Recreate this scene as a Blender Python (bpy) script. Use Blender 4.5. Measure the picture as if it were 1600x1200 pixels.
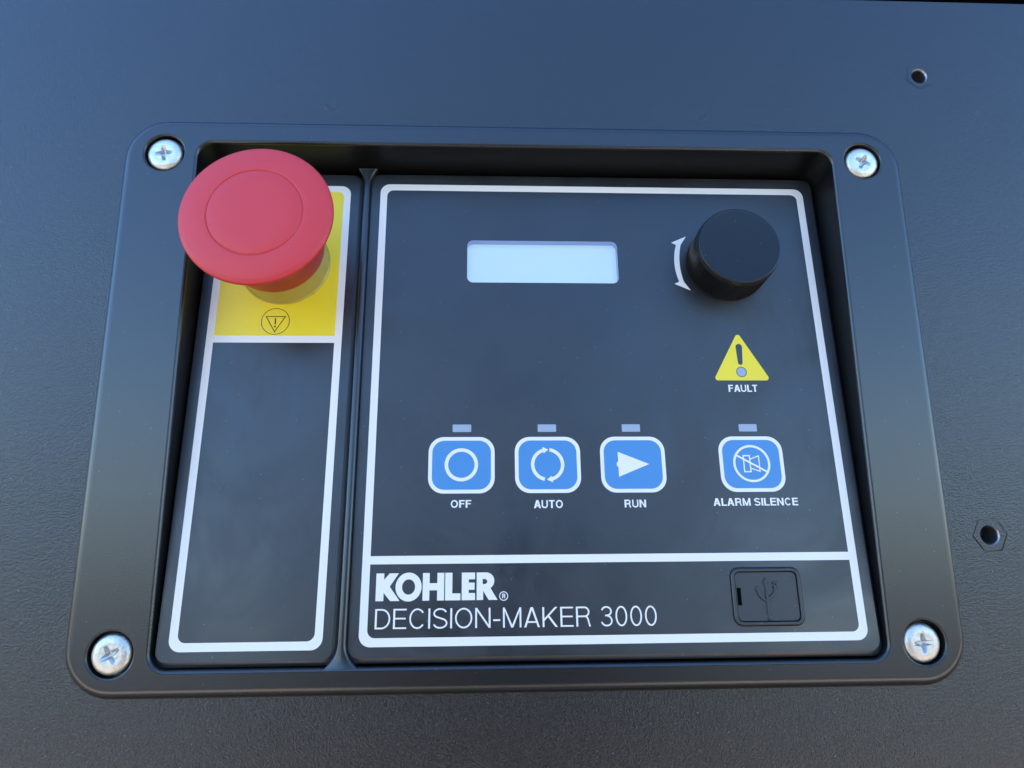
import bpy, bmesh, math, random
from mathutils import Vector, Matrix
from mathutils.geometry import tessellate_polygon

# ------------------------------------------------------------------ clear
for o in list(bpy.data.objects):
    bpy.data.objects.remove(o, do_unlink=True)
scene = bpy.context.scene
COL = scene.collection
MM = 0.001

# ------------------------------------------------------------------ camera
# Everything is laid out in the frame of the bezel face: u right, v up, w out of the panel (mm).
# world: x = u, y = -w, z = v (the panel stands upright and faces -Y).
def cam_vec(p):
    return Vector((p[0], -p[2], p[1]))
cam_data = bpy.data.cameras.new('camera')
cam = bpy.data.objects.new('camera', cam_data)
COL.objects.link(cam)
right = cam_vec((0.99914515, -0.00790873, 0.04057617))
down = cam_vec((0.00091312, -0.97706797, -0.21292568))
fwd = cam_vec((0.04132965, 0.21278071, -0.9762255))
m = Matrix((right, -down, -fwd)).transposed().to_4x4()
m.translation = cam_vec((-7.853, -40.978, 178.504)) * MM
cam.matrix_world = m
cam_data.sensor_width = 36.0
cam_data.lens = 1085.0 / 1600.0 * 36.0
cam_data.clip_start = 0.005
cam_data.clip_end = 500.0
scene.camera = cam

# ------------------------------------------------------------------ sky and sun (the panel face is in open shade)
SUN_EL, SUN_AZ = math.radians(50), math.radians(-86)
world = bpy.data.worlds.new('World')
scene.world = world
world.use_nodes = True
wn = world.node_tree
bg = wn.nodes['Background']
sky = wn.nodes.new('ShaderNodeTexSky')
sky.sky_type = 'NISHITA'
sky.sun_disc = False
sky.sun_elevation = SUN_EL
sky.sun_rotation = SUN_AZ
sky.air_density = 1.2
sky.dust_density = 0.0
sky.ozone_density = 10.0
wn.links.new(sky.outputs['Color'], bg.inputs['Color'])
bg.inputs['Strength'].default_value = 0.15
sd = bpy.data.lights.new('sun', 'SUN')
sd.energy = 5.0
sd.angle = math.radians(0.5)
sd.color = (1.0, 0.91, 0.79)
sun = bpy.data.objects.new('sun', sd)
COL.objects.link(sun)
to_sun = Vector((math.sin(SUN_AZ) * math.cos(SUN_EL), math.cos(SUN_AZ) * math.cos(SUN_EL), math.sin(SUN_EL)))
sun.rotation_euler = to_sun.to_track_quat('Z', 'Y').to_euler()
sun.location = (0, 3, 3)

vs = scene.view_settings
vs.view_transform = 'Standard'
vs.look = 'None'
vs.exposure = 1.9
vs.gamma = 1.0
vs.use_curve_mapping = False

# ------------------------------------------------------------------ materials
MATS = {}
def new_mat(name):
    mt = bpy.data.materials.new(name)
    mt.use_nodes = True
    nt = mt.node_tree
    p = nt.nodes['Principled BSDF']
    return mt, nt, p
def node(nt, kind, **kw):
    n = nt.nodes.new(kind)
    for k, v in kw.items():
        if k in n.inputs:
            n.inputs[k].default_value = v
        else:
            setattr(n, k, v)
    return n
def ramp(nt, src, a, b, lo=0.0, hi=1.0):
    mr = nt.nodes.new('ShaderNodeMapRange')
    mr.inputs['From Min'].default_value = a
    mr.inputs['From Max'].default_value = b
    mr.inputs['To Min'].default_value = lo
    mr.inputs['To Max'].default_value = hi
    nt.links.new(src, mr.inputs['Value'])
    return mr.outputs['Result']
def mix_col(nt, fac, a, b):
    mx = nt.nodes.new('ShaderNodeMix')
    mx.data_type = 'RGBA'
    for s, v in ((mx.inputs['Factor'], fac), (mx.inputs['A'], a), (mx.inputs['B'], b)):
        if hasattr(v, 'is_output'):
            nt.links.new(v, s)
        else:
            s.default_value = v
    return mx.outputs['Result']
def math_n(nt, op, a, b):
    n = nt.nodes.new('ShaderNodeMath')
    n.operation = op
    for i, v in enumerate((a, b)):
        if hasattr(v, 'is_output'):
            nt.links.new(v, n.inputs[i])
        else:
            n.inputs[i].default_value = v
    return n.outputs['Value']

def surface(name, col, rough, spec=0.5, metallic=0.0, grain=None, grain2=None, dust=0.0, smudge=0.0,
            mottling=0.0, emission=None, ior=1.5, scratches=0.0):
    """Procedural material. grain = (scale per metre, depth in mm, detail)."""
    mt, nt, p = new_mat(name)
    p.inputs['Metallic'].default_value = metallic
    p.inputs['Roughness'].default_value = rough
    p.inputs['Specular IOR Level'].default_value = spec
    p.inputs['IOR'].default_value = ior
    tc = nt.nodes.new('ShaderNodeTexCoord')
    co = tc.outputs['Object']
    c = (*col, 1.0)
    colour = None
    if mottling:
        nz = node(nt, 'ShaderNodeTexNoise', Scale=55.0, Detail=4.0)
        nt.links.new(co, nz.inputs['Vector'])
        d = tuple(x * (1.0 - mottling) for x in col) + (1.0,)
        colour = mix_col(nt, ramp(nt, nz.outputs['Fac'], 0.3, 0.7), d, c)
    if dust:
        specks = None
        sx = nt.nodes.new('ShaderNodeSeparateXYZ'); cx_ = nt.nodes.new('ShaderNodeCombineXYZ')
        nt.links.new(co, sx.inputs[0])
        nt.links.new(sx.outputs['X'], cx_.inputs['X']); nt.links.new(sx.outputs['Z'], cx_.inputs['Y'])
        flat = cx_.outputs[0]
        for sc, rad, pick in ((110.0, 0.014, 0.55), (300.0, 0.022, 0.80)):
            vo = node(nt, 'ShaderNodeTexVoronoi', Scale=sc, voronoi_dimensions='2D')
            nt.links.new(flat, vo.inputs['Vector'])
            near = ramp(nt, vo.outputs['Distance'], rad, rad * 0.5)
            sep = nt.nodes.new('ShaderNodeSeparateColor')
            nt.links.new(vo.outputs['Color'], sep.inputs['Color'])
            keep = math_n(nt, 'GREATER_THAN', sep.outputs['Red'], pick)
            s = math_n(nt, 'MULTIPLY', near, keep)
            specks = s if specks is None else math_n(nt, 'MAXIMUM', specks, s)
        fac = math_n(nt, 'MULTIPLY', specks, dust)
        colour = mix_col(nt, fac, colour if colour is not None else c, (0.55, 0.55, 0.52, 1.0))
    if colour is not None:
        nt.links.new(colour, p.inputs['Base Color'])
    else:
        p.inputs['Base Color'].default_value = c
    if smudge:
        wv = node(nt, 'ShaderNodeTexNoise', Scale=26.0, Detail=5.0, Roughness=0.62, Distortion=1.6)
        nt.links.new(co, wv.inputs['Vector'])
        r = ramp(nt, wv.outputs['Fac'], 0.3, 0.72, rough - smudge, rough + smudge)
        rg = node(nt, 'ShaderNodeTexWave', Scale=75.0, Distortion=7.0, Detail=4.0, wave_type='RINGS', rings_direction='Y')
        rg.inputs['Detail Scale'].default_value = 2.5
        nt.links.new(co, rg.inputs['Vector'])
        pm = node(nt, 'ShaderNodeTexNoise', Scale=17.0, Detail=2.0)
        nt.links.new(co, pm.inputs['Vector'])
        marks = math_n(nt, 'MULTIPLY', ramp(nt, rg.outputs['Fac'], 0.6, 1.0, 0.0, smudge * 0.7), ramp(nt, pm.outputs['Fac'], 0.5, 0.7))
        r = math_n(nt, 'ADD', r, marks)
        nt.links.new(r, p.inputs['Roughness'])
    normal = None
    for g in (grain, grain2):
        if not g:
            continue
        sc, depth, det = g[:3]
        nz = node(nt, 'ShaderNodeTexNoise', Scale=sc, Detail=det, Roughness=0.55)
        if len(g) > 3:
            mp = nt.nodes.new('ShaderNodeMapping')
            mp.inputs['Rotation'].default_value = (0, math.radians(g[4]), 0)
            mp.inputs['Scale'].default_value = (1, 1, g[3])
            nt.links.new(co, mp.inputs['Vector'])
            nt.links.new(mp.outputs['Vector'], nz.inputs['Vector'])
        else:
            nt.links.new(co, nz.inputs['Vector'])
        bp = nt.nodes.new('ShaderNodeBump')
        bp.inputs['Strength'].default_value = 1.0
        bp.inputs['Distance'].default_value = depth * MM
        nt.links.new(nz.outputs['Fac'], bp.inputs['Height'])
        if normal is not None:
            nt.links.new(normal, bp.inputs['Normal'])
        normal = bp.outputs['Normal']
    if normal is not None:
        nt.links.new(normal, p.inputs['Normal'])
    if emission:
        p.inputs['Emission Color'].default_value = (*emission[0], 1.0)
        p.inputs['Emission Strength'].default_value = emission[1]
    MATS[name] = mt
    return mt

surface('powder_coat', (0.006, 0.006, 0.006), 0.25, spec=1.0, ior=1.47, grain=(1900, 0.12, 3.0), grain2=(3800, 0.04, 1.0), dust=0.3)
surface('moulded_plastic', (0.006, 0.006, 0.006), 0.29, spec=1.0, ior=1.49, grain=(2600, 0.024, 2.0), dust=0.35)
surface('wall_plastic', (0.005, 0.005, 0.005), 0.42, spec=0.3, grain=(1700, 0.02, 2.0))
surface('label_film', (0.014, 0.014, 0.0145), 0.40, spec=0.98, ior=1.5, grain=(2600, 0.012, 1.0), dust=0.38, smudge=0.11, mottling=0.55)
surface('white_print', (0.88, 0.80, 0.71), 0.45, grain=(2600, 0.008, 1.0))
surface('yellow_print', (0.95, 0.71, 0.025), 0.45, grain=(2600, 0.008, 1.0), mottling=0.05)
surface('black_print', (0.035, 0.03, 0.01), 0.5)
surface('dark_print', (0.035, 0.037, 0.04), 0.45)
surface('blue_print', (0.075, 0.255, 0.50), 0.42, grain=(2600, 0.008, 1.0))
surface('indicator_film', (0.36, 0.40, 0.46), 0.4)
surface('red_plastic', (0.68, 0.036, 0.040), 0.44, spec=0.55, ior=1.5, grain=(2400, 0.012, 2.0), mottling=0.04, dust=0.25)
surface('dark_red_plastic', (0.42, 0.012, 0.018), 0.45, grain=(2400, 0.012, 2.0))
surface('collar_metal', (0.46, 0.37, 0.09), 0.36, metallic=0.25, grain=(1400, 0.012, 3.0))
surface('knob_plastic', (0.005, 0.005, 0.005), 0.28, spec=0.5, grain=(2600, 0.012, 1.0), dust=0.4)
surface('knob_side', (0.008, 0.008, 0.008), 0.26, spec=0.9, grain=(2600, 0.012, 1.0), dust=0.3)
surface('rubber', (0.014, 0.014, 0.014), 0.42, spec=0.8, grain=(2200, 0.012, 1.0), dust=0.5)
surface('zinc_screw', (0.88, 0.83, 0.72), 0.46, metallic=1.0, grain=(520, 0.22, 3.0), grain2=(2200, 0.05, 2.0), mottling=0.3)
surface('screw_recess', (0.62, 0.62, 0.62), 0.40, metallic=1.0, grain=(1500, 0.03, 2.0))
surface('insert_steel', (0.30, 0.30, 0.31), 0.28, metallic=0.9, spec=0.7, grain=(2200, 0.02, 2.0))
surface('lcd', (0.68, 0.77, 0.72), 0.35, emission=((0.60, 0.82, 1.0), 0.09))
surface('lcd_wall', (0.50, 0.56, 0.86), 0.5)
surface('body_paint', (0.03, 0.03, 0.032), 0.5, grain=(850, 0.1, 2.0))
surface('earth', (0.045, 0.046, 0.048), 0.9, mottling=0.35)
surface('warm_bounce', (0.54, 0.465, 0.38), 0.85, mottling=0.12)  # pale warm surface of the added bounce strip
# clear window in front of the display
mt, nt, p = new_mat('clear_window')
nt.nodes.remove(p)
tr = nt.nodes.new('ShaderNodeBsdfTransparent')
gl = node(nt, 'ShaderNodeBsdfGlossy', Roughness=0.3)
lw = node(nt, 'ShaderNodeFresnel', IOR=1.5)
mx = nt.nodes.new('ShaderNodeMixShader')
nt.links.new(lw.outputs[0], mx.inputs[0]); nt.links.new(tr.outputs[0], mx.inputs[1]); nt.links.new(gl.outputs[0], mx.inputs[2])
nt.links.new(mx.outputs[0], nt.nodes['Material Output'].inputs['Surface'])
MATS['clear_window'] = mt

# ------------------------------------------------------------------ frames and mesh helpers
TILT = math.radians(4.5)
CA, SA = math.cos(TILT), math.sin(TILT)
def F_BEZEL(u, v, w):
    return Vector((u, -w, v)) * MM
def F_LABEL(u, v, w):                     # the faceplates lean back 4.5 degrees inside the bezel
    d = w - 7.0
    return F_BEZEL(u, v * CA + d * SA, -v * SA + d * CA)

class MB:
    """Collects geometry in a frame (mm) and links it as one mesh object."""
    def __init__(self, frame):
        self.f = frame; self.v = []; self.faces = []; self.smooth = []
    def pts(self, pts):
        i0 = len(self.v)
        self.v.extend(self.f(*p) for p in pts)
        return list(range(i0, i0 + len(pts)))
    def face(self, idx, smooth=False):
        self.faces.append(idx); self.smooth.append(smooth)
    def loft(self, loops, smooth=None, closed=True):
        ids = [self.pts(l) for l in loops]
        n = len(ids[0])
        for k in range(len(ids) - 1):
            s = True if smooth is None else smooth[k]
            for i in range(n if closed else n - 1):
                j = (i + 1) % n
                self.face([ids[k][i], ids[k][j], ids[k + 1][j], ids[k + 1][i]], s)
        return ids
    def fill(self, outer, holes=(), w=0.0):
        """flat polygon with holes, lists of (u, v)"""
        loops = [outer] + list(holes)
        flat = [(p[0], p[1], w) for l in loops for p in l]
        tris = tessellate_polygon([[Vector((p[0], p[1], 0)) for p in l] for l in loops])
        ids = self.pts(flat)
        for t in tris:
            a, b, c = (flat[i] for i in t)
            area = (b[0] - a[0]) * (c[1] - a[1]) - (c[0] - a[0]) * (b[1] - a[1])
            if abs(area) < 1e-9:
                continue
            t = t if area > 0 else (t[0], t[2], t[1])
            self.face([ids[i] for i in t])
    def build(self, name, mat, parent=None, weld=True):
        me = bpy.data.meshes.new(name)
        me.from_pydata([tuple(v) for v in self.v], [], [tuple(f) for f in self.faces])
        me.polygons.foreach_set('use_smooth', self.smooth)
        me.materials.append(MATS[mat])
        if weld:
            bm = bmesh.new(); bm.from_mesh(me)
            bmesh.ops.remove_doubles(bm, verts=bm.verts, dist=1e-7)
            bm.to_mesh(me); bm.free()
        me.update()
        o = bpy.data.objects.new(name, me)
        COL.objects.link(o)
        if parent is not None:
            o.parent = parent
        return o

def rr(u0, u1, v0, v1, r, n=8):
    """rounded rectangle, counter-clockwise; r = one radius or (bl, br, tr, tl)"""
    rs = r if isinstance(r, (tuple, list)) else (r, r, r, r)
    out = []
    for (cx, cy, a0, q) in ((u0, v0, 180, rs[0]), (u1, v0, 270, rs[1]), (u1, v1, 0, rs[2]), (u0, v1, 90, rs[3])):
        sx = 1 if cx == u0 else -1
        sy = 1 if cy == v0 else -1
        if q <= 0:
            out.append((cx, cy)); continue
        for k in range(n + 1):
            a = math.radians(a0 + 90.0 * k / n)
            out.append((cx + sx * q + q * math.cos(a), cy + sy * q + q * math.sin(a)))
    return out
def lift(loop, w):
    return [(p[0], p[1], w) for p in loop]
def circle(cu, cv, r, n=48, ph=0.0):
    return [(cu + r * math.cos(ph + 2 * math.pi * k / n), cv + r * math.sin(ph + 2 * math.pi * k / n)) for k in range(n)]
def lathe(mb, cu, cv, prof, n=72, close_top=True, smooth=True):
    """prof = [(radius, height)] from the bottom up"""
    loops = [lift(circle(cu, cv, r, n), h) for r, h in prof]
    ids = mb.loft(loops, [smooth] * (len(loops) - 1))
    if close_top:
        mb.face(ids[-1], smooth)
def stroke(line, width, closed=False):
    """polygon pieces (quads) of a mitred stroke along a polyline"""
    line = [p for i, p in enumerate(line) if i == 0 or math.hypot(p[0] - line[i - 1][0], p[1] - line[i - 1][1]) > 1e-4]
    n = len(line); h = width / 2; L = []; R_ = []
    for i in range(n):
        a = line[(i - 1) % n] if (closed or i > 0) else None
        b = line[i]
        c = line[(i + 1) % n] if (closed or i < n - 1) else None
        def nrm(p, q):
            d = math.hypot(q[0] - p[0], q[1] - p[1]); return (-(q[1] - p[1]) / d, (q[0] - p[0]) / d)
        if a is None: nx, ny = nrm(b, c); k = 1
        elif c is None: nx, ny = nrm(a, b); k = 1
        else:
            n1, n2 = nrm(a, b), nrm(b, c)
            sx, sy = n1[0] + n2[0], n1[1] + n2[1]
            d = math.hypot(sx, sy) or 1e-6
            nx, ny = sx / d, sy / d
            k = min(2.2, 1 / max(0.2, nx * n1[0] + ny * n1[1]))
        L.append((b[0] + nx * h * k, b[1] + ny * h * k)); R_.append((b[0] - nx * h * k, b[1] - ny * h * k))
    out = []
    for i in range(n if closed else n - 1):
        j = (i + 1) % n
        out.append([R_[i], R_[j], L[j], L[i]])
    return out
class Print(MB):
    """flat ink: every piece is set a few microns apart so no two faces share a plane"""
    def __init__(self, w):
        super().__init__(F_LABEL); self.w = w
    def poly(self, pts, holes=()):
        self.fill(pts, holes, self.w); self.w += 0.003
    def line(self, pts, width, closed=False):
        ids = {}
        for q in stroke(pts, width, closed):
            self.face(self.pts(lift(q, self.w)))
        self.w += 0.003
def arc(cu, cv, ru, rv, a0, a1, n=14):
    return [(cu + ru * math.cos(math.radians(a0 + (a1 - a0) * k / n)), cv + rv * math.sin(math.radians(a0 + (a1 - a0) * k / n))) for k in range(n + 1)]

def tag(o, label=None, cat=None, group=None, kind=None):
    if label: o['label'] = label
    if cat: o['category'] = cat
    if group: o['group'] = group
    if kind: o['kind'] = kind
    return o
def empty(name, loc):
    o = bpy.data.objects.new(name, None)
    o.empty_display_size = 0.02
    COL.objects.link(o); o.location = loc
    return o
def keep_parent(o, parent):
    o.parent = parent
    o.matrix_parent_inverse = parent.matrix_basis.inverted()

# ------------------------------------------------------------------ lettering
def glyph(ch, w, t):
    """pieces of one capital of height 1: ('p', polygon) or ('l', polyline)"""
    h = t / 2
    P = lambda *q: ('p', list(q))
    bar = lambda x0, x1, y0, y1: P((x0, y0), (x1, y0), (x1, y1), (x0, y1))
    L_ = lambda q: ('l', q)
    if ch == 'I': return [bar(0, t, 0, 1)]
    if ch == 'L': return [bar(0, t, 0, 1), bar(t, w, 0, t * .92)]
    if ch == 'T': return [bar(w / 2 - h, w / 2 + h, 0, 1 - t * .9), bar(0, w, 1 - t * .9, 1)]
    if ch == 'F': return [bar(0, t, 0, 1), bar(t, w, 1 - t * .92, 1), bar(t, w * .92, .46 - h * .2, .46 + t * .72)]
    if ch == 'E': return [bar(0, t, 0, 1), bar(t, w, 1 - t * .92, 1), bar(t, w * .95, .5 - h * .6, .5 + h * 1.2), bar(t, w, 0, t * .92)]
    if ch == '-': return [bar(0, w, .33, .33 + t)]
    if ch == 'A':
        s, a = t * 1.08, t * .62
        k = (w / 2 - s) / (w / 2 - a)
        y0, y1 = .22, .22 + t * .9
        xi = lambda y: s + (w / 2 - s) * y / k
        return [P((0, 0), (s, 0), (w / 2, k), (w - s, 0), (w, 0), (w / 2 + a, 1), (w / 2 - a, 1)),
                P((xi(y0), y0), (w - xi(y0), y0), (w - xi(y1), y1), (xi(y1), y1))]
    if ch == 'N': return [bar(0, t * .95, 0, 1), bar(w - t * .95, w, 0, 1), P((t * .95, 1), (t * .95, 1 - t * 1.75), (w - t * .95, 0), (w - t * .95, t * 1.75))]
    if ch == 'M':
        c, b = w / 2, t * .92
        return [bar(0, b, 0, 1), bar(w - b, w, 0, 1), P((b, 1), (b, 1 - t * 2.1), (c - t * .52, 0), (c, 0), (c, t * 1.5)), P((w - b, 1), (c, t * 1.5), (c, 0), (c + t * .52, 0), (w - b, 1 - t * 2.1))]
    if ch == 'K': return [bar(0, t, 0, 1), P((t, .30), (t, .30 + t * 1.45), (w - t * 1.35, 1), (w, 1)), P((w, 0), (w - t * 1.3, 0), (t + (w - t) * .25, .52), (t + (w - t) * .25 + t * .75, .52 + t * .85))]
    if ch == 'U': return [L_([(h, 1)] + arc(w / 2, w / 2 * .92, w / 2 - h, w / 2 * .92 - h * .9, 180, 360) + [(w - h, 1)])]
    if ch in 'O0': return [('c', arc(w / 2, .5, w / 2 - h, .5 - h + .012, 0, 360, 40)[:-1])]
    if ch == 'D': return [bar(0, t, 0, 1), L_([(t, 1 - h * .9)] + [(w * .42, 1 - h * .9)] + arc(w * .42, .5, w * .58 - h, .5 - h * .9, 90, -90, 18) + [(t, h * .9)])]
    if ch == 'R': return [bar(0, t, 0, 1), L_([(t, 1 - h * .9), (w * .60, 1 - h * .9)] + arc(w * .60, 1 - h * .9 - .225, w * .36 - h, .225, 90, -90, 12) + [(t, .55 - h * .9)]),
                          L_([(w * .52, .55 - h)] + arc(w * .55, .32, w * .36 - h, .20, 80, 0, 8) + [(w - h * 1.25, .1), (w - h * .7, 0)])]
    if ch == 'C': return [L_(arc(w / 2, .5, w / 2 - h, .5 - h + .012, 38, 322, 30))]
    if ch == 'S':
        r = (w / 2 - h * .8)
        return [L_(arc(w / 2, .735, r * .95, .265 - h + .012, 18, 180, 14)[0:] + arc(w / 2, .735, r * .95, .20, 180, 240, 5)[1:] + arc(w / 2, .265, r, .225, 60, 0, 5) + arc(w / 2, .265, r, .265 - h + .012, 0, -164, 14)[1:])]
    if ch == '3':
        r = w / 2 - h
        return [L_(arc(w / 2, .75, r * .92, .25 - h + .012, 165, -60, 16) + [(w * .52, .54), (w * .38, .54)]),
                L_([(w * .50, .54 )] + arc(w / 2, .27, r, .27 - h * .2, 78, 0, 7) + arc(w / 2, .27, r, .27 - h + .012, 0, -168, 14)[1:])]
    return []
WID = {'I': None, ' ': .30}
def write(pr, text, u0, u1, v0, v1, t, widths, gap):
    """set a line of capitals between u0 and u1, cap height v1 - v0"""
    H = v1 - v0
    ws = [(t if c == 'I' else widths.get(c, .62)) for c in text]
    gaps = [gap * (0.55 if (text[i] in 'ALT' and text[i + 1] in 'TAU') else 1) for i in range(len(text) - 1)]
    tot = sum(ws) + sum(gaps)
    sx = (u1 - u0) / (tot * H)
    x = 0.0
    for i, c in enumerate(text):
        for kind, q in glyph(c, ws[i], t):
            pts = [(u0 + (x + a) * H * sx, v0 + b * H) for a, b in q]
            if kind == 'p': pr.poly(pts)
            elif kind == 'c': pr.line(pts, t * H * .97, True)
            else: pr.line(pts, t * H * .95)
        x += ws[i] + (gaps[i] if i < len(gaps) else 0)
BOLD = dict(zip('OAUTRNFLMESC ', (.76, .72, .68, .60, .68, .68, .56, .54, .80, .60, .66, .70, .18)))
LIGHT = dict(zip('DECSON-MAKR30 ', (.70, .60, .74, .66, .80, .70, .32, .84, .72, .70, .66, .56, .56, .22)))

# ================================================================== STRUCTURE
# ground the enclosure stands on; it is only seen mirrored in the satin faces
GZ = 1.30
BOUNCE0, BOUNCE1 = 0.95, 2.0
g = MB(lambda u, v, w: Vector((u, v, w)))
g.fill([(-40, -40), (40, -40), (40, 40), (-40, 40)], (), -GZ)
tag(g.build('ground', 'earth'), kind='structure')
g = MB(lambda u, v, w: Vector((u, v, w)))  # added strip out of view, bounces warm sunlight onto the panel
bounce_rect = rr(-9, 9, -BOUNCE1, -BOUNCE0, .02, 3)
g.fill(bounce_rect, (), -GZ + .02)
g.loft([lift(bounce_rect, -GZ - .02), lift(bounce_rect, -GZ + .02)], [False])
tag(g.build('bounce_strip', 'warm_bounce'), kind='structure')

# ------------------------------------------------------------------ enclosure with the textured front panel
enc = empty('equipment_enclosure', (0, 0.03, -GZ))
tag(enc, 'black textured steel enclosure panel around the control panel, with two threaded holes', 'enclosure')
W_SHEET = -4.0
holes_px = ((125.45, 95.4, 2.25), (126.0, -41.93, 2.42))
sheet_out = rr(-480, 480, -420, 122.0, 3.0, 4)
cut = rr(-94, 99.5, -75.5, 71.5, 5, 4)
mb = MB(F_BEZEL)
HEX = []
for (hu, hv, hr), ph in zip(holes_px, (22, 4)):
    HEX.append(circle(hu, hv, 4.85 if hr > 2.3 else 4.4, 6, math.radians(ph)))
mb.fill(sheet_out, [cut] + HEX, W_SHEET)
edge = [lift(sheet_out, W_SHEET), [(p[0] * 1.0012, p[1] + (0.5 if p[1] > 0 else -0.5), W_SHEET - 0.5) for p in sheet_out], [(p[0] * 1.0014, p[1] + (0.6 if p[1] > 0 else -0.6), W_SHEET - 14) for p in sheet_out]]
mb.loft(edge[::-1])
mb.loft([lift(cut, W_SHEET), lift(cut, W_SHEET - 2)], [False])
front = mb.build('front_panel', 'powder_coat')
keep_parent(front, enc)
# hexagonal threaded inserts set into the sheet
for (hu, hv, hr), hx, proud in zip(holes_px, HEX, (-0.02, -0.10)):
    mb = MB(F_BEZEL)
    gp = .95 if hr > 2.3 else .985
    ring = [(hu + (p[0] - hu) * gp + .10, hv + (p[1] - hv) * gp + .12) for p in hx]
    c0 = circle(hu, hv, hr + .25, 36)
    mb.fill(ring, [c0], W_SHEET + proud)
    mb.loft([lift(hx, W_SHEET), lift(hx, W_SHEET - .7), lift(ring, W_SHEET - .7), lift(ring, W_SHEET + proud)], [False] * 3)
    ins = mb.build('threaded_insert', 'powder_coat')
    keep_parent(ins, front)
    mb = MB(F_BEZEL)
    lp = [lift(c0, W_SHEET + proud), lift(circle(hu, hv, hr, 36), W_SHEET + proud - .25)]
    z = W_SHEET + proud - .25
    for k in range(9):                     # thread turns
        lp.append(lift(circle(hu, hv, hr - (.22 if k % 2 == 0 else 0), 36), z - .4 * (k + 1)))
    lp.append(lift(circle(hu, hv, hr, 36), z - 14))
    mb.loft(lp[::-1])
    keep_parent(mb.build('threaded_bore', 'insert_steel'), front)
# two faint weld-stud marks above the bezel
for su, sv in ((-52.4, 82.45), (57.2, 81.4)):
    mb = MB(F_BEZEL)
    lathe(mb, su, sv, [(2.25, W_SHEET - .02), (2.15, W_SHEET + .05), (1.95, W_SHEET + .08), (1.75, W_SHEET + .045)], 32)
    keep_parent(mb.build('stud_mark', 'powder_coat'), front)
# body behind the panel and the upper panel over the gap
def box(mb, x0, x1, y0, y1, z0, z1):
    i = mb.pts([(x, y, z) for x in (x0, x1) for y in (y0, y1) for z in (z0, z1)])
    for f in ((0, 1, 3, 2), (4, 6, 7, 5), (0, 4, 5, 1), (2, 3, 7, 6), (0, 2, 6, 4), (1, 5, 7, 3)):
        mb.face([i[k] for k in f])
ID = lambda u, v, w: Vector((u, v, w))
mb = MB(ID); box(mb, -1.0, 1.0, .045, 1.1, -GZ, .75)
keep_parent(mb.build('body', 'body_paint'), enc)
def slab(name, u0, u1, v0, v1):
    mb = MB(F_BEZEL)
    q = rr(u0, u1, v0, v1, 3, 4)
    mb.fill(q, (), W_SHEET)
    mb.loft([lift(q, -48), lift(q, W_SHEET)], [False])
    keep_parent(mb.build(name, 'powder_coat'), enc)
slab('upper_panel', -480, 480, 134, 745)
slab('lower_panel', -480, 480, -1290, -424)
slab('side_panel', -995, -484, -1290, 745)
slab('side_panel', 484, 995, -1290, 745)

# ================================================================== CONTROL PANEL
panel = empty('control_panel', F_BEZEL(2.8, -78.5, W_SHEET))
tag(panel, 'black generator control panel with red stop button, knob, small screen and blue buttons', 'control panel')
def part(mb, name, mat, parent=None, label=None):
    o = mb.build(name, mat)
    keep_parent(o, panel) if parent is None else setattr(o, 'parent', parent)
    if label: o['label'] = label
    return o

# ------------------------------------------------------------------ bezel
CU, CV, HU, HV, RC = 2.8, -2.0, 110.8, 76.5, 12.0
def outline(inset, r):
    return rr(CU - HU + inset, CU + HU - inset, CV - HV + inset, CV + HV - inset, r, 12)
SCREWS = ((-96.44, 63.6), (101.9, 64.1), (-96.44, -68.0), (102.2, -67.9))
mb = MB(F_BEZEL)
outer = [lift(outline(0, RC), W_SHEET), lift(outline(.12, RC - .1), W_SHEET + 1.3)]
FR = 2.6
for k in range(1, 11):
    a = math.radians(90 * k / 10)
    i = .12 + FR * (1 - math.cos(a)); outer.append(lift(outline(i, RC - i * .9), W_SHEET + 1.4 + FR * math.sin(a)))
mb.loft(outer)
face_out = [(p[0], p[1]) for p in outer[-1]]
# opening: small rounded lip, then drafted walls down into the recess
U0, U1, V0, V1 = -87.35, 92.9, -71.75, 66.95
LIP = .8
def opening(grow, top=0.0):
    return rr(U0 - grow, U1 + grow, V0 - grow, V1 + grow + top, 4.2 + grow, 10)
lip = []
for k in range(0, 9):
    a = math.radians(90 * k / 8)
    lip.append(lift(opening(LIP * (1 - math.sin(a))), -LIP * (1 - math.cos(a))))
mb.loft(lip[::-1])
face_in = [(p[0], p[1]) for p in lip[0]]
holes = [face_in]
for su, sv in SCREWS:
    rings = []
    for k in range(0, 6):
        a = math.radians(90 * k / 5)
        rings.append(lift(circle(su, sv, 5.40 + .45 * (1 - math.sin(a)), 48), -.45 * (1 - math.cos(a))))
    rings.append(lift(circle(su, sv, 5.25, 48), -3.9))
    rings.append(lift(circle(su, sv, 2.0, 48), -3.9))
    mb.loft(rings[::-1], [False] * 2 + [True] * 5)
    holes.append([(p[0], p[1]) for p in rings[0]])
mb.fill(face_out, holes, 0.0)
part(mb, 'bezel', 'moulded_plastic', label='black moulded plastic bezel with rounded corners')
mb = MB(F_BEZEL)
mb.loft([lift(rr(U0 - .02, U1 + .05, V0, V1 - 1.85, 4.2, 10), -16.5), lift(opening(0), -LIP)])
part(mb, 'recess_wall', 'wall_plastic')

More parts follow.
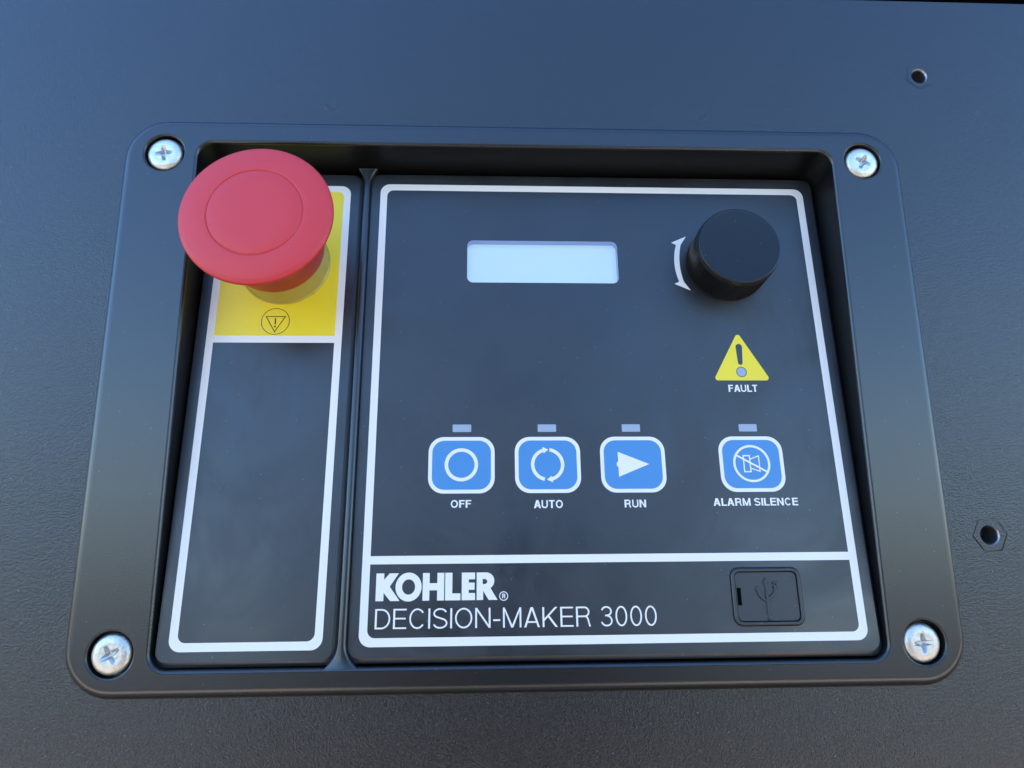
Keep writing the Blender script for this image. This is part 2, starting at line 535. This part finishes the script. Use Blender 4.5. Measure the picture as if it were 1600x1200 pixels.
# ------------------------------------------------------------------ divider rib between the two faceplates
mb = MB(F_LABEL)
secs = []
vv = [-72.1, -71.6, -71, -70.3, -69.5, -68.6, -67.6, -66, -60, -40, -20, 0, 20, 40, 58, 61, 62.6, 63.8, 64.8, 65.6, 66.1]
for v in vv:
    face_w = 7.0 + v * math.tan(TILT)
    top = min(1.7, face_w - .06)
    fl = 0.0
    if v < -66: fl = 3.6 * ((-66 - v) / 6.1) ** 2.2
    if v > 61: fl = 1.9 * ((v - 61) / 5.1) ** 2.0
    a, b = -43.02 - fl, -41.05 + fl
    secs.append([(a, v, -3.0), (a, v, top - .55), (a + .16, v, top - .18), (a + .5, v, top), (b - .5, v, top), (b - .16, v, top - .18), (b, v, top - .55), (b, v, -3.0)])
mb.loft(secs[::-1], closed=False)
part(mb, 'divider_rib', 'moulded_plastic')

# ------------------------------------------------------------------ faceplates
def faceplate(name, u0, u1, v0, v1, ch, holes, label):
    """ch = chamfer (left, right, bottom, top)"""
    mb = MB(F_LABEL)
    film = rr(u0, u1, v0, v1, 2.6, 8)
    mb.fill(film, holes, 0.0)
    e = .12
    s1 = rr(u0 - e, u1 + e, v0 - e, v1 + e, 2.6 + e, 8)
    s2 = rr(u0 - ch[0], u1 + ch[1], v0 - ch[2], v1 + ch[3], 2.9, 8)
    s2o = rr(u0 - ch[0] * .9, u1 + ch[1] * .9, v0 - ch[2] * .9, v1 + ch[3] * .9, 2.85, 8)
    mb.loft([lift(s2, -8), lift(s2, -.95), lift(s2o, -.62), lift(s1, -.22), lift(film, -.22), lift(film, 0)], [False, True, False, False, False])
    return part(mb, name, 'label_film', label=label)
LCD = (-12.53, 31.2, 30.3, 43.62)
lcd_hole = rr(*LCD, 1.75, 8)
USB = (55.05, 73.4, -63.45, -49.1)
usb_hole = rr(*USB, 2.3, 8)
side_plate = faceplate('side_faceplate', -86.55, -44.45, -69.85, 64.85, (.5, 1.1, 1.35, .6), [], 'narrow black faceplate with yellow field under the red stop button')
main_plate = faceplate('main_faceplate', -40.85, 91.72, -69.4, 65.15, (.15, .9, 1.5, .6), [lcd_hole, usb_hole], 'wide black faceplate printed with a white outline')

P1 = .03
# white outlines
pr = Print(P1)
pr.poly(rr(-83.73, -46.92, -67.54, 61.12, 2.8), [rr(-81.72, -48.91, 13.82, 59.1, (0, 0, 1.7, 1.7))[::-1], rr(-81.72, -48.91, -65.5, 11.78, (1.9, 1.9, 0, 0))[::-1]])
part(pr, 'outline_print', 'white_print', side_plate)
pr = Print(P1)
pr.poly(rr(-81.72, -48.91, 13.82, 59.1, (0, 0, 1.7, 1.7)))
part(pr, 'yellow_field', 'yellow_print', side_plate)
pr = Print(P1)
pr.poly(rr(-38.24, 88.99, -67.05, 61.97, 2.8), [rr(-36.24, 86.91, -45.46, 59.94, (0, 0, 1.9, 1.9))[::-1], rr(-36.24, 86.91, -64.99, -47.49, (1.9, 1.9, 0, 0))[::-1]])
part(pr, 'outline_print', 'white_print', main_plate)

# warning symbol on the yellow field: triangle pointing down in a circle
pr = Print(P1 + .03)
pr.line(circle(-65.42, 18.06, 3.83, 48), .17, True)
pr.line([(-68.05, 19.5), (-65.42, 14.95), (-62.8, 19.5)], .22, True)
pr.line([(-65.46, 19.0), (-65.42, 17.15)], .34)
pr.poly(circle(-65.42, 16.5, .26, 14))
part(pr, 'warning_symbol', 'black_print', side_plate)

# maker's name
pr = Print(P1)
KV, KH = -56.35, 6.65
def kl(u, pts, holes=()):
    pr.poly([(u + a, KV + b) for a, b in pts], [[(u + a, KV + b) for a, b in h] for h in holes])
kl(-34.56, [(0, 0), (1.95, 0), (1.95, 1.95), (3.65, 0), (5.95, 0), (3.42, 3.45), (5.6, KH), (3.3, KH), (1.95, 5.1), (1.95, KH), (0, KH)])
kl(-26.46, [(3.25 * math.cos(a), 3.32 + 3.47 * math.sin(a)) for a in [2 * math.pi * k / 48 for k in range(48)]],
   [[(1.62 * math.cos(a), 3.32 + 1.84 * math.sin(a)) for a in [2 * math.pi * k / 40 for k in range(40)]][::-1]])
kl(-22.95, [(0, 0), (1.7, 0), (1.7, 2.45), (3.63, 2.45), (3.63, 0), (5.36, 0), (5.36, KH), (3.63, KH), (3.63, 4.18), (1.7, 4.18), (1.7, KH), (0, KH)])
kl(-17.34, [(0, 0), (3.82, 0), (3.82, 1.66), (1.78, 1.66), (1.78, KH), (0, KH)])
kl(-13.2, [(0, 0), (3.33, 0), (3.33, 1.7), (1.76, 1.7), (1.76, 2.48), (3.22, 2.48), (3.22, 4.2), (1.76, 4.2), (1.76, 5.0), (3.33, 5.0), (3.33, KH), (0, KH)])
kl(-9.46, [(0, 0), (1.62, 0), (1.62, 2.2), (3.02, 0), (5.2, 0), (3.52, 2.72)] + arc(2.35, 4.62, 2.08, 2.03, -52, 90, 14) + [(0, KH)],
   [([(1.5, 3.82)] + arc(1.95, 4.44, .72, .62, -90, 90, 10) + [(1.5, 5.06)])[::-1]])
part(pr, 'brand_lettering', 'white_print', main_plate)
pr = Print(P1)
pr.line(circle(-2.7, -55.46, 1.02, 32), .2, True)
write(pr, 'R', -3.08, -2.28, -56.0, -54.9, .2, {'R': .7}, .1)
part(pr, 'registered_mark', 'white_print', main_plate)
pr = Print(P1)
write(pr, 'DECISION-MAKER 3000', -34.48, 35.62, -62.93, -58.2, .088, LIGHT, .125)
part(pr, 'model_lettering', 'white_print', main_plate)

# ------------------------------------------------------------------ display
mb = MB(F_LABEL)
scr = rr(LCD[0] - .6, LCD[1] + .6, LCD[2] - .6, LCD[3] + .6, 1.0, 4)
mb.fill(scr, (), -2.3)
lcd = part(mb, 'display_screen', 'lcd', label='small blank pale blue display screen')
mb = MB(F_LABEL)
mb.loft([lift(lcd_hole, -2.28), lift(lcd_hole, -.005)], [True])
part(mb, 'display_surround', 'lcd_wall', lcd)
mb = MB(F_LABEL)
mb.fill(rr(LCD[0] + .01, LCD[1] - .01, LCD[2] + .01, LCD[3] - .01, 1.74, 8), (), -.12)
part(mb, 'clear_window', 'clear_window', lcd)

# ------------------------------------------------------------------ membrane buttons with indicator windows and captions
BW, BH, BR, BT = 8.72, 7.5, 4.0, .98
BV = -22.3
def membrane_button(cu, caption, cap_u, label):
    mb = Print(P1)
    mb.poly(rr(cu - BW + BT, cu + BW - BT, BV - BH + BT, BV + BH - BT, BR - BT * .8))
    b = part(mb, 'membrane_button', 'blue_print', label=label)
    mb = Print(P1 + .012)
    mb.poly(rr(cu - BW, cu + BW, BV - BH, BV + BH, BR), [rr(cu - BW + BT, cu + BW - BT, BV - BH + BT, BV + BH - BT, BR - BT * .8)[::-1]])
    part(mb, 'button_outline', 'white_print', b)
    mb = Print(P1)
    mb.poly(rr(cu - 2.48, cu + 2.48, -13.43, -11.38, .2, 3))
    part(mb, 'indicator_window', 'indicator_film', b)
    mb = Print(P1)
    write(mb, caption, cap_u[0], cap_u[1], cap_u[2], cap_u[3], .185, BOLD, .09)
    part(mb, 'caption', 'white_print', b)
    return b
I2 = P1 + .05
b = membrane_button(-13.55, 'OFF', (-16.3, -10.95, -33.48, -31.5), 'blue button with a white ring above the word OFF')
pr = Print(I2); pr.line(circle(-13.6, -22.25, 3.94, 56), .95, True)
part(pr, 'ring_icon', 'white_print', b)
b = membrane_button(9.24, 'AUTO', (5.35, 12.95, -33.72, -31.63), 'blue button with two white circling arrows above the word AUTO')
pr = Print(I2)
cu, cv = 9.2, -22.28
pr.line(arc(cu, cv, 3.98, 3.98, 258, 106, 30), .92)
pr.line(arc(cu, cv, 3.98, 3.98, 82, -74, 30), .92)
pr.poly([(cu - 1.35, cv + 4.75), (cu - 1.0, cv + 3.0), (cu + .3, cv + 4.0)])
pr.poly([(cu + 1.35, cv - 4.75), (cu + 1.0, cv - 3.0), (cu - .3, cv - 4.0)])
part(pr, 'circling_arrows_icon', 'white_print', b)
b = membrane_button(32.02, 'RUN', (29.12, 34.8, -33.68, -31.66), 'blue button with a solid white arrowhead above the word RUN')
pr = Print(I2)
pr.poly([(28.04, -18.92), (28.05, -21.45)] + arc(28.2, -22.28, .58, .82, 100, 260, 8) + [(28.05, -23.1), (28.06, -25.64), (36.36, -22.26)])
part(pr, 'arrowhead_icon', 'white_print', b)
b = membrane_button(64.1, 'ALARM SILENCE', (52.7, 75.35, -33.42, -31.42), 'blue button with a crossed-out horn above the words ALARM SILENCE')
pr = Print(I2)
pr.line(circle(64.08, -22.22, 4.72, 56), .62, True)
pr.line(rr(61.95, 63.65, -24.42, -20.08, 0), .34, True)
pr.line([(63.82, -21.0), (66.12, -20.15), (66.12, -24.35), (63.82, -23.5)], .3)
pr.line([(60.1, -19.98), (68.05, -24.48)], .5)
part(pr, 'crossed_horn_icon', 'white_print', b)

# ------------------------------------------------------------------ fault light
def round_poly(pts, r, n=5):
    out = []
    for i, p in enumerate(pts):
        a, c = Vector(pts[i - 1]), Vector(pts[(i + 1) % len(pts)])
        p = Vector(p)
        da, dc = (a - p).normalized(), (c - p).normalized()
        ang = da.angle(dc)
        d = r / math.tan(ang / 2)
        cen = p + (da + dc).normalized() * (r / math.sin(ang / 2))
        s, e = p + da * d - cen, p + dc * d - cen
        for k in range(n + 1):
            q = s.lerp(e, k / n).normalized() * r + cen
            out.append((q.x, q.y))
    return out
bang = arc(64.1, 10.95, .93, .93, 180, 0, 8) + arc(64.04, 6.3, .66, .66, 0, -180, 8)
dot_o = circle(64.1, 3.57, 1.5, 28)
pr = Print(P1)
pr.poly(round_poly([(56.0, 1.1), (72.15, 1.1), (64.1, 15.4)], .75), [bang, dot_o[::-1]])
ft = part(pr, 'fault_warning_sign', 'yellow_print', label='yellow warning triangle with an exclamation mark above the word FAULT')
pr = Print(P1); pr.poly(circle(64.1, 3.57, 1.3, 28))
part(pr, 'indicator_window', 'indicator_film', ft)
pr = Print(P1); write(pr, 'FAULT', 59.92, 68.05, -2.2, -.18, .185, BOLD, .085)
part(pr, 'caption', 'white_print', ft)

# ------------------------------------------------------------------ turning knob with its double arrow
KU, KVV = 63.05, 36.75
mb = MB(F_LABEL)
N = 200
lo, mid, hi = [], [], []
prof = [(11.5, .2, 0), (11.85, .5, 1), (11.78, 9.75, 1), (11.66, 10.15, 0)]
loops = []
for r, h, knurl in prof:
    loops.append([(KU + (r - (.42 if knurl and k % 2 else 0)) * math.cos(2 * math.pi * k / N), KVV + (r - (.42 if knurl and k % 2 else 0)) * math.sin(2 * math.pi * k / N), h) for k in range(N)])
mb.loft(loops, [False] * 3)
for k, (r, h) in enumerate([(11.56, 10.7), (11.46, 11.05)]):
    loops.append(lift(circle(KU, KVV, r, N), h))
mb.loft(loops[-3:], [True, True])
knob = part(mb, 'control_knob', 'knob_side', label='round black knurled turning knob')
mb = MB(F_LABEL)
lathe(mb, KU, KVV, [(11.46, 11.0), (11.43, 11.22), (11.32, 11.38), (11.15, 11.46), (10.98, 11.48), (10.78, 11.43), (10.55, 11.40)], 120)
part(mb, 'knob_top', 'knob_plastic', knob)
pr = Print(P1)
yc = 36.88
fo = lambda d: 47.82 + .0265 * d * d
fi = lambda d: 49.36 + .0225 * d * d
ds = [-5.9 + 11.8 * k / 16 for k in range(17)]
pr.poly([(fo(d), yc + d) for d in ds][::-1] + [(fi(d), yc + d) for d in ds])
for s in (1, -1):
    q = [(fo(5.9), yc + s * 5.9), (47.35, yc + s * 6.62), (51.95, yc + s * 8.7), (fi(5.9), yc + s * 5.9)]
    pr.poly(q)
part(pr, 'turn_arrow_print', 'white_print', main_plate)

# ------------------------------------------------------------------ emergency stop button
EU, EV = -64.22, 35.88
mb = MB(F_LABEL)
prof = [(13.0, 18.2), (14.2, 18.6), (15.0, 21.0), (17.0, 23.9), (18.2, 25.0), (18.75, 25.45), (18.97, 25.9), (19.0, 26.35), (18.85, 26.72), (18.5, 26.98), (17.6, 27.25), (15.5, 27.62), (13.5, 27.86), (12.1, 27.98), (11.92, 27.95), (11.82, 27.72), (11.68, 27.72), (11.56, 27.95), (11.36, 28.03), (8, 28.26), (4, 28.42), (1, 28.46)]
lathe(mb, EU, EV, prof, 128)
stop = part(mb, 'emergency_stop_button', 'red_plastic', label='large red mushroom stop button with a ring groove on its cap')
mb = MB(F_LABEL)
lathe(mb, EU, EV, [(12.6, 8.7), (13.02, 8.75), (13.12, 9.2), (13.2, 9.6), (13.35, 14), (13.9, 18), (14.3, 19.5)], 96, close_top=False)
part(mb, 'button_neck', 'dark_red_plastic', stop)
mb = MB(F_LABEL)
lathe(mb, EU, EV, [(12.75, .02), (12.72, .35), (12.45, .42), (12.42, .5), (12.3, .8), (12.25, 9.4)], 96, close_top=False)
part(mb, 'collar', 'collar_metal', stop)

# ------------------------------------------------------------------ rubber port cover
mb = MB(F_LABEL)
mb.loft([lift(usb_hole, -3.0), lift(usb_hole, 0)][::1], [True])
mb.fill(usb_hole, (), -3.0)
seat = part(mb, 'port_recess', 'label_film', main_plate)
def ring_rr(i, r):
    return rr(USB[0] + i, USB[1] - i, USB[2] + i, USB[3] - i, max(.3, r), 8)
mb = MB(F_LABEL)
lp = [lift(ring_rr(.14, 2.15), -3), lift(ring_rr(.14, 2.15), .25), lift(ring_rr(.36, 2.0), .48), lift(ring_rr(.55, 1.9), .58), lift(ring_rr(.9, 1.5), .58), lift(ring_rr(1.08, 1.4), .48), lift(ring_rr(1.16, 1.35), -2.6)]
mb.loft(lp, [False, True, True, False, True, False])
mb.fill(ring_rr(1.16, 1.35), (), -2.6)
port = part(mb, 'port_cover', 'rubber', label='square black rubber port cover with a moulded trident symbol')
slot = [(56.5, -58.4), (57.6, -58.4), (57.6, -54.13), (56.5, -54.13)]
mb = MB(F_LABEL)
flap = ring_rr(1.3, 1.25)
mb.fill(flap, [slot[::-1]], .12)
mb.loft([lift(flap, -1.5), lift(flap, .12)], [False])
mb.loft([lift(slot, -2.4), lift(slot, .12)], [False])
part(mb, 'cover_flap', 'rubber', port)
class Emboss(MB):
    def tube(self, line, width, w0, w1):
        a = stroke(line, width); b = stroke(line, width * .55)
        for q, t in zip(a, b):
            i = self.pts(lift(q, w0)); j = self.pts(lift(t, w1))
            self.face(j)
            for k in range(4): self.face([i[k], i[(k + 1) % 4], j[(k + 1) % 4], j[k]])
mb = Emboss(F_LABEL)
cx = 64.15
mb.tube([(cx, -61.4), (cx, -52.4)], .95, .1, .5)
mb.tube([(61.75, -54.5), (61.95, -55.6), (62.7, -56.7), (cx, -57.5)], .75, .1, .48)
mb.tube([(66.4, -53.6), (66.3, -55.0), (65.6, -56.0), (cx, -56.9)], .75, .1, .46)
mb.tube([(cx - .7, -53.0), (cx, -52.1), (cx + .7, -53.0)], .6, .1, .44)
mb.tube([(65.85, -53.9), (66.95, -53.9), (66.95, -53.0), (65.85, -53.0)], .6, .1, .42)
lathe(mb, cx, -61.3, [(.85, .1), (.7, .32), (.3, .38)], 20)
lathe(mb, 61.75, -54.4, [(.6, .1), (.5, .3), (.2, .34)], 16)
part(mb, 'trident_symbol', 'rubber', port)

# ------------------------------------------------------------------ screws
def cross_loop(r, t, ph, n=5):
    """outline of a cross recess: arms of half-width t reaching r"""
    out = []
    for k in range(4):
        a = ph + k * math.pi / 2
        ca, sa = math.cos(a), math.sin(a)
        for x, y in ((t * 1.35, -t * 1.35), (r * .8, -t), (r, -t * .75), (r, t * .75), (r * .8, t)):
            out.append((x * ca - y * sa, x * sa + y * ca))
    return out
def screw(su, sv, ou, ov, ph, top, label):
    cu, cv = su + ou, sv + ov
    mb = MB(F_BEZEL)
    R0 = 4.85
    cr = [(cu + x, cv + y) for x, y in cross_loop(2.35, .55, math.radians(ph))]
    dome = [(R0, -3.85), (R0, top - 1.35), (R0 - .12, top - .95), (R0 - .5, top - .5), (R0 - 1.1, top - .2), (3.0, top - .06), (2.75, top - .04)]
    lathe(mb, cu, cv, dome, 56, close_top=False)
    mb.fill(circle(cu, cv, 2.75, 56), [cr[::-1]], top - .04)
    s = part(mb, 'screw', 'zinc_screw')
    mb = MB(F_BEZEL)
    deep = [(cu + (x - cu) * .38, cv + (y - cv) * .38) for x, y in cr]
    mb.loft([lift(deep, top - 1.3), lift(cr, top - .04)], [False])
    mb.fill(deep, (), top - 1.3)
    part(mb, 'cross_recess', 'screw_recess', s)
    return s
for (su, sv), (ou, ov, ph, top) in zip(SCREWS, ((-.25, .05, 8, -.15), (.25, 0, -28, -.2), (-.05, -.05, 33, 0), (-.15, -.25, 3, -.3))):
    screw(su, sv, ou, ov, ph, top, '')

# ================================================================== PERSON
# whoever takes the picture stands behind the lens; only a dim mirror image shows in the satin black faces
def person_material():
    mt, nt, p = new_mat('dark_clothes')
    p.inputs['Roughness'].default_value = 0.9
    p.inputs['Specular IOR Level'].default_value = 0.2
    at = nt.nodes.new('ShaderNodeAttribute'); at.attribute_name = 'cloth'
    nz = node(nt, 'ShaderNodeTexNoise', Scale=900.0, Detail=2.0)
    tc = nt.nodes.new('ShaderNodeTexCoord'); nt.links.new(tc.outputs['Object'], nz.inputs['Vector'])
    weave = mix_col(nt, nz.outputs['Fac'], (0.012, 0.013, 0.017, 1), (0.022, 0.023, 0.028, 1))
    nt.links.new(mix_col(nt, at.outputs['Fac'], (0.30, 0.17, 0.12, 1), weave), p.inputs['Base Color'])
    MATS['dark_clothes'] = mt
person_material()
def build_person(x0, y0, zf, zs):
    """zf = floor height, figure faces +Y; one skinned mesh from a joint skeleton"""
    V, E_, Rr, Cl = [], [], [], []
    def j(x, y, z, r, cloth=1.0, link=None, ry=None):
        V.append((x0 + x, y0 + y, zf + z * zs)); Rr.append((r, ry or r)); Cl.append(cloth)
        if link is not None: E_.append((link, len(V) - 1))
        return len(V) - 1
    pelvis = j(0, -.02, .93, .15, ry=.11)
    waist = j(0, 0, 1.08, .14, 1, pelvis, .10)
    chest = j(0, .0, 1.28, .165, 1, waist, .115)
    neckb = j(0, .02, 1.43, .075, 1, chest)
    neck = j(0, .04, 1.49, .055, 0, neckb)
    jaw = j(0, .075, 1.54, .062, 0, neck)
    face = j(0, .08, 1.61, .078, 0, jaw, .09)
    crown = j(0, .06, 1.69, .072, 1, face, .085)
    for s in (-1, 1):
        hip = j(s * .10, -.02, .88, .10, 1, pelvis)
        knee = j(s * .12, .03, .48, .065, 1, hip)
        calf = j(s * .12, .0, .33, .058, 1, knee)
        ank = j(s * .12, -.03, .09, .042, 1, calf)
        toe = j(s * .13, .12, .035, .038, 1, ank)
        sh = j(s * .19, .0, 1.38, .065, 1, chest)
        el = j(s * .25, -.02, 1.10, .045, 1, sh)
        fore = j(s * .20, .10, 1.13, .042, 1, el)
        wr = j(s * .11, .19, 1.18, .028, 1, fore)
        palm = j(s * .07, .225, 1.20, .030, 0, wr, .018)
        for k in range(4):                                   # fingers curl towards the middle
            f0 = j(s * (.045 - .002 * k), .245 - .006 * k, 1.235 - .02 * k, .0095, 0, palm)
            f1 = j(s * .018, .262 - .006 * k, 1.238 - .02 * k, .009, 0, f0)
            j(s * (.004 - .002 * (k == 3)), .250 - .006 * k, 1.236 - .02 * k, .008, 0, f1)
        t0 = j(s * .055, .215, 1.245, .011, 0, palm)
        j(s * .03, .222, 1.265, .010, 0, t0)
    me = bpy.data.meshes.new('person')
    me.from_pydata(V, E_, [])
    o = bpy.data.objects.new('person', me); COL.objects.link(o)
    sk = o.modifiers.new('skin', 'SKIN'); sk.use_smooth_shade = True
    for i, d in enumerate(me.skin_vertices[0].data if me.skin_vertices else []): pass
    bpy.context.view_layer.update()
    if not me.skin_vertices:
        bpy.context.view_layer.objects.active = o
        bm = bmesh.new(); bm.from_mesh(me); lay = bm.verts.layers.skin.verify(); bm.to_mesh(me); bm.free()
    for i, d in enumerate(me.skin_vertices[0].data):
        d.radius = Rr[i]; d.use_root = (i == 0)
    o.modifiers.new('smooth', 'SUBSURF').levels = 1
    o.modifiers['smooth'].render_levels = 1
    dg = bpy.context.evaluated_depsgraph_get()
    done = bpy.data.meshes.new_from_object(o.evaluated_get(dg))
    o.modifiers.clear(); o.data = done
    at = done.attributes.new('cloth', 'FLOAT', 'POINT')
    vals = []
    for v in done.vertices:
        best = min(range(len(V)), key=lambda k: (Vector(V[k]) - v.co).length_squared)
        vals.append(Cl[best])
    at.data.foreach_set('value', vals)
    done.materials.clear(); done.materials.append(MATS['dark_clothes'])
    return o
who = build_person(0.01, -0.74, -GZ, .98)
tag(who, 'person in dark clothes facing the control panel, seen only as a dim reflection', 'person')
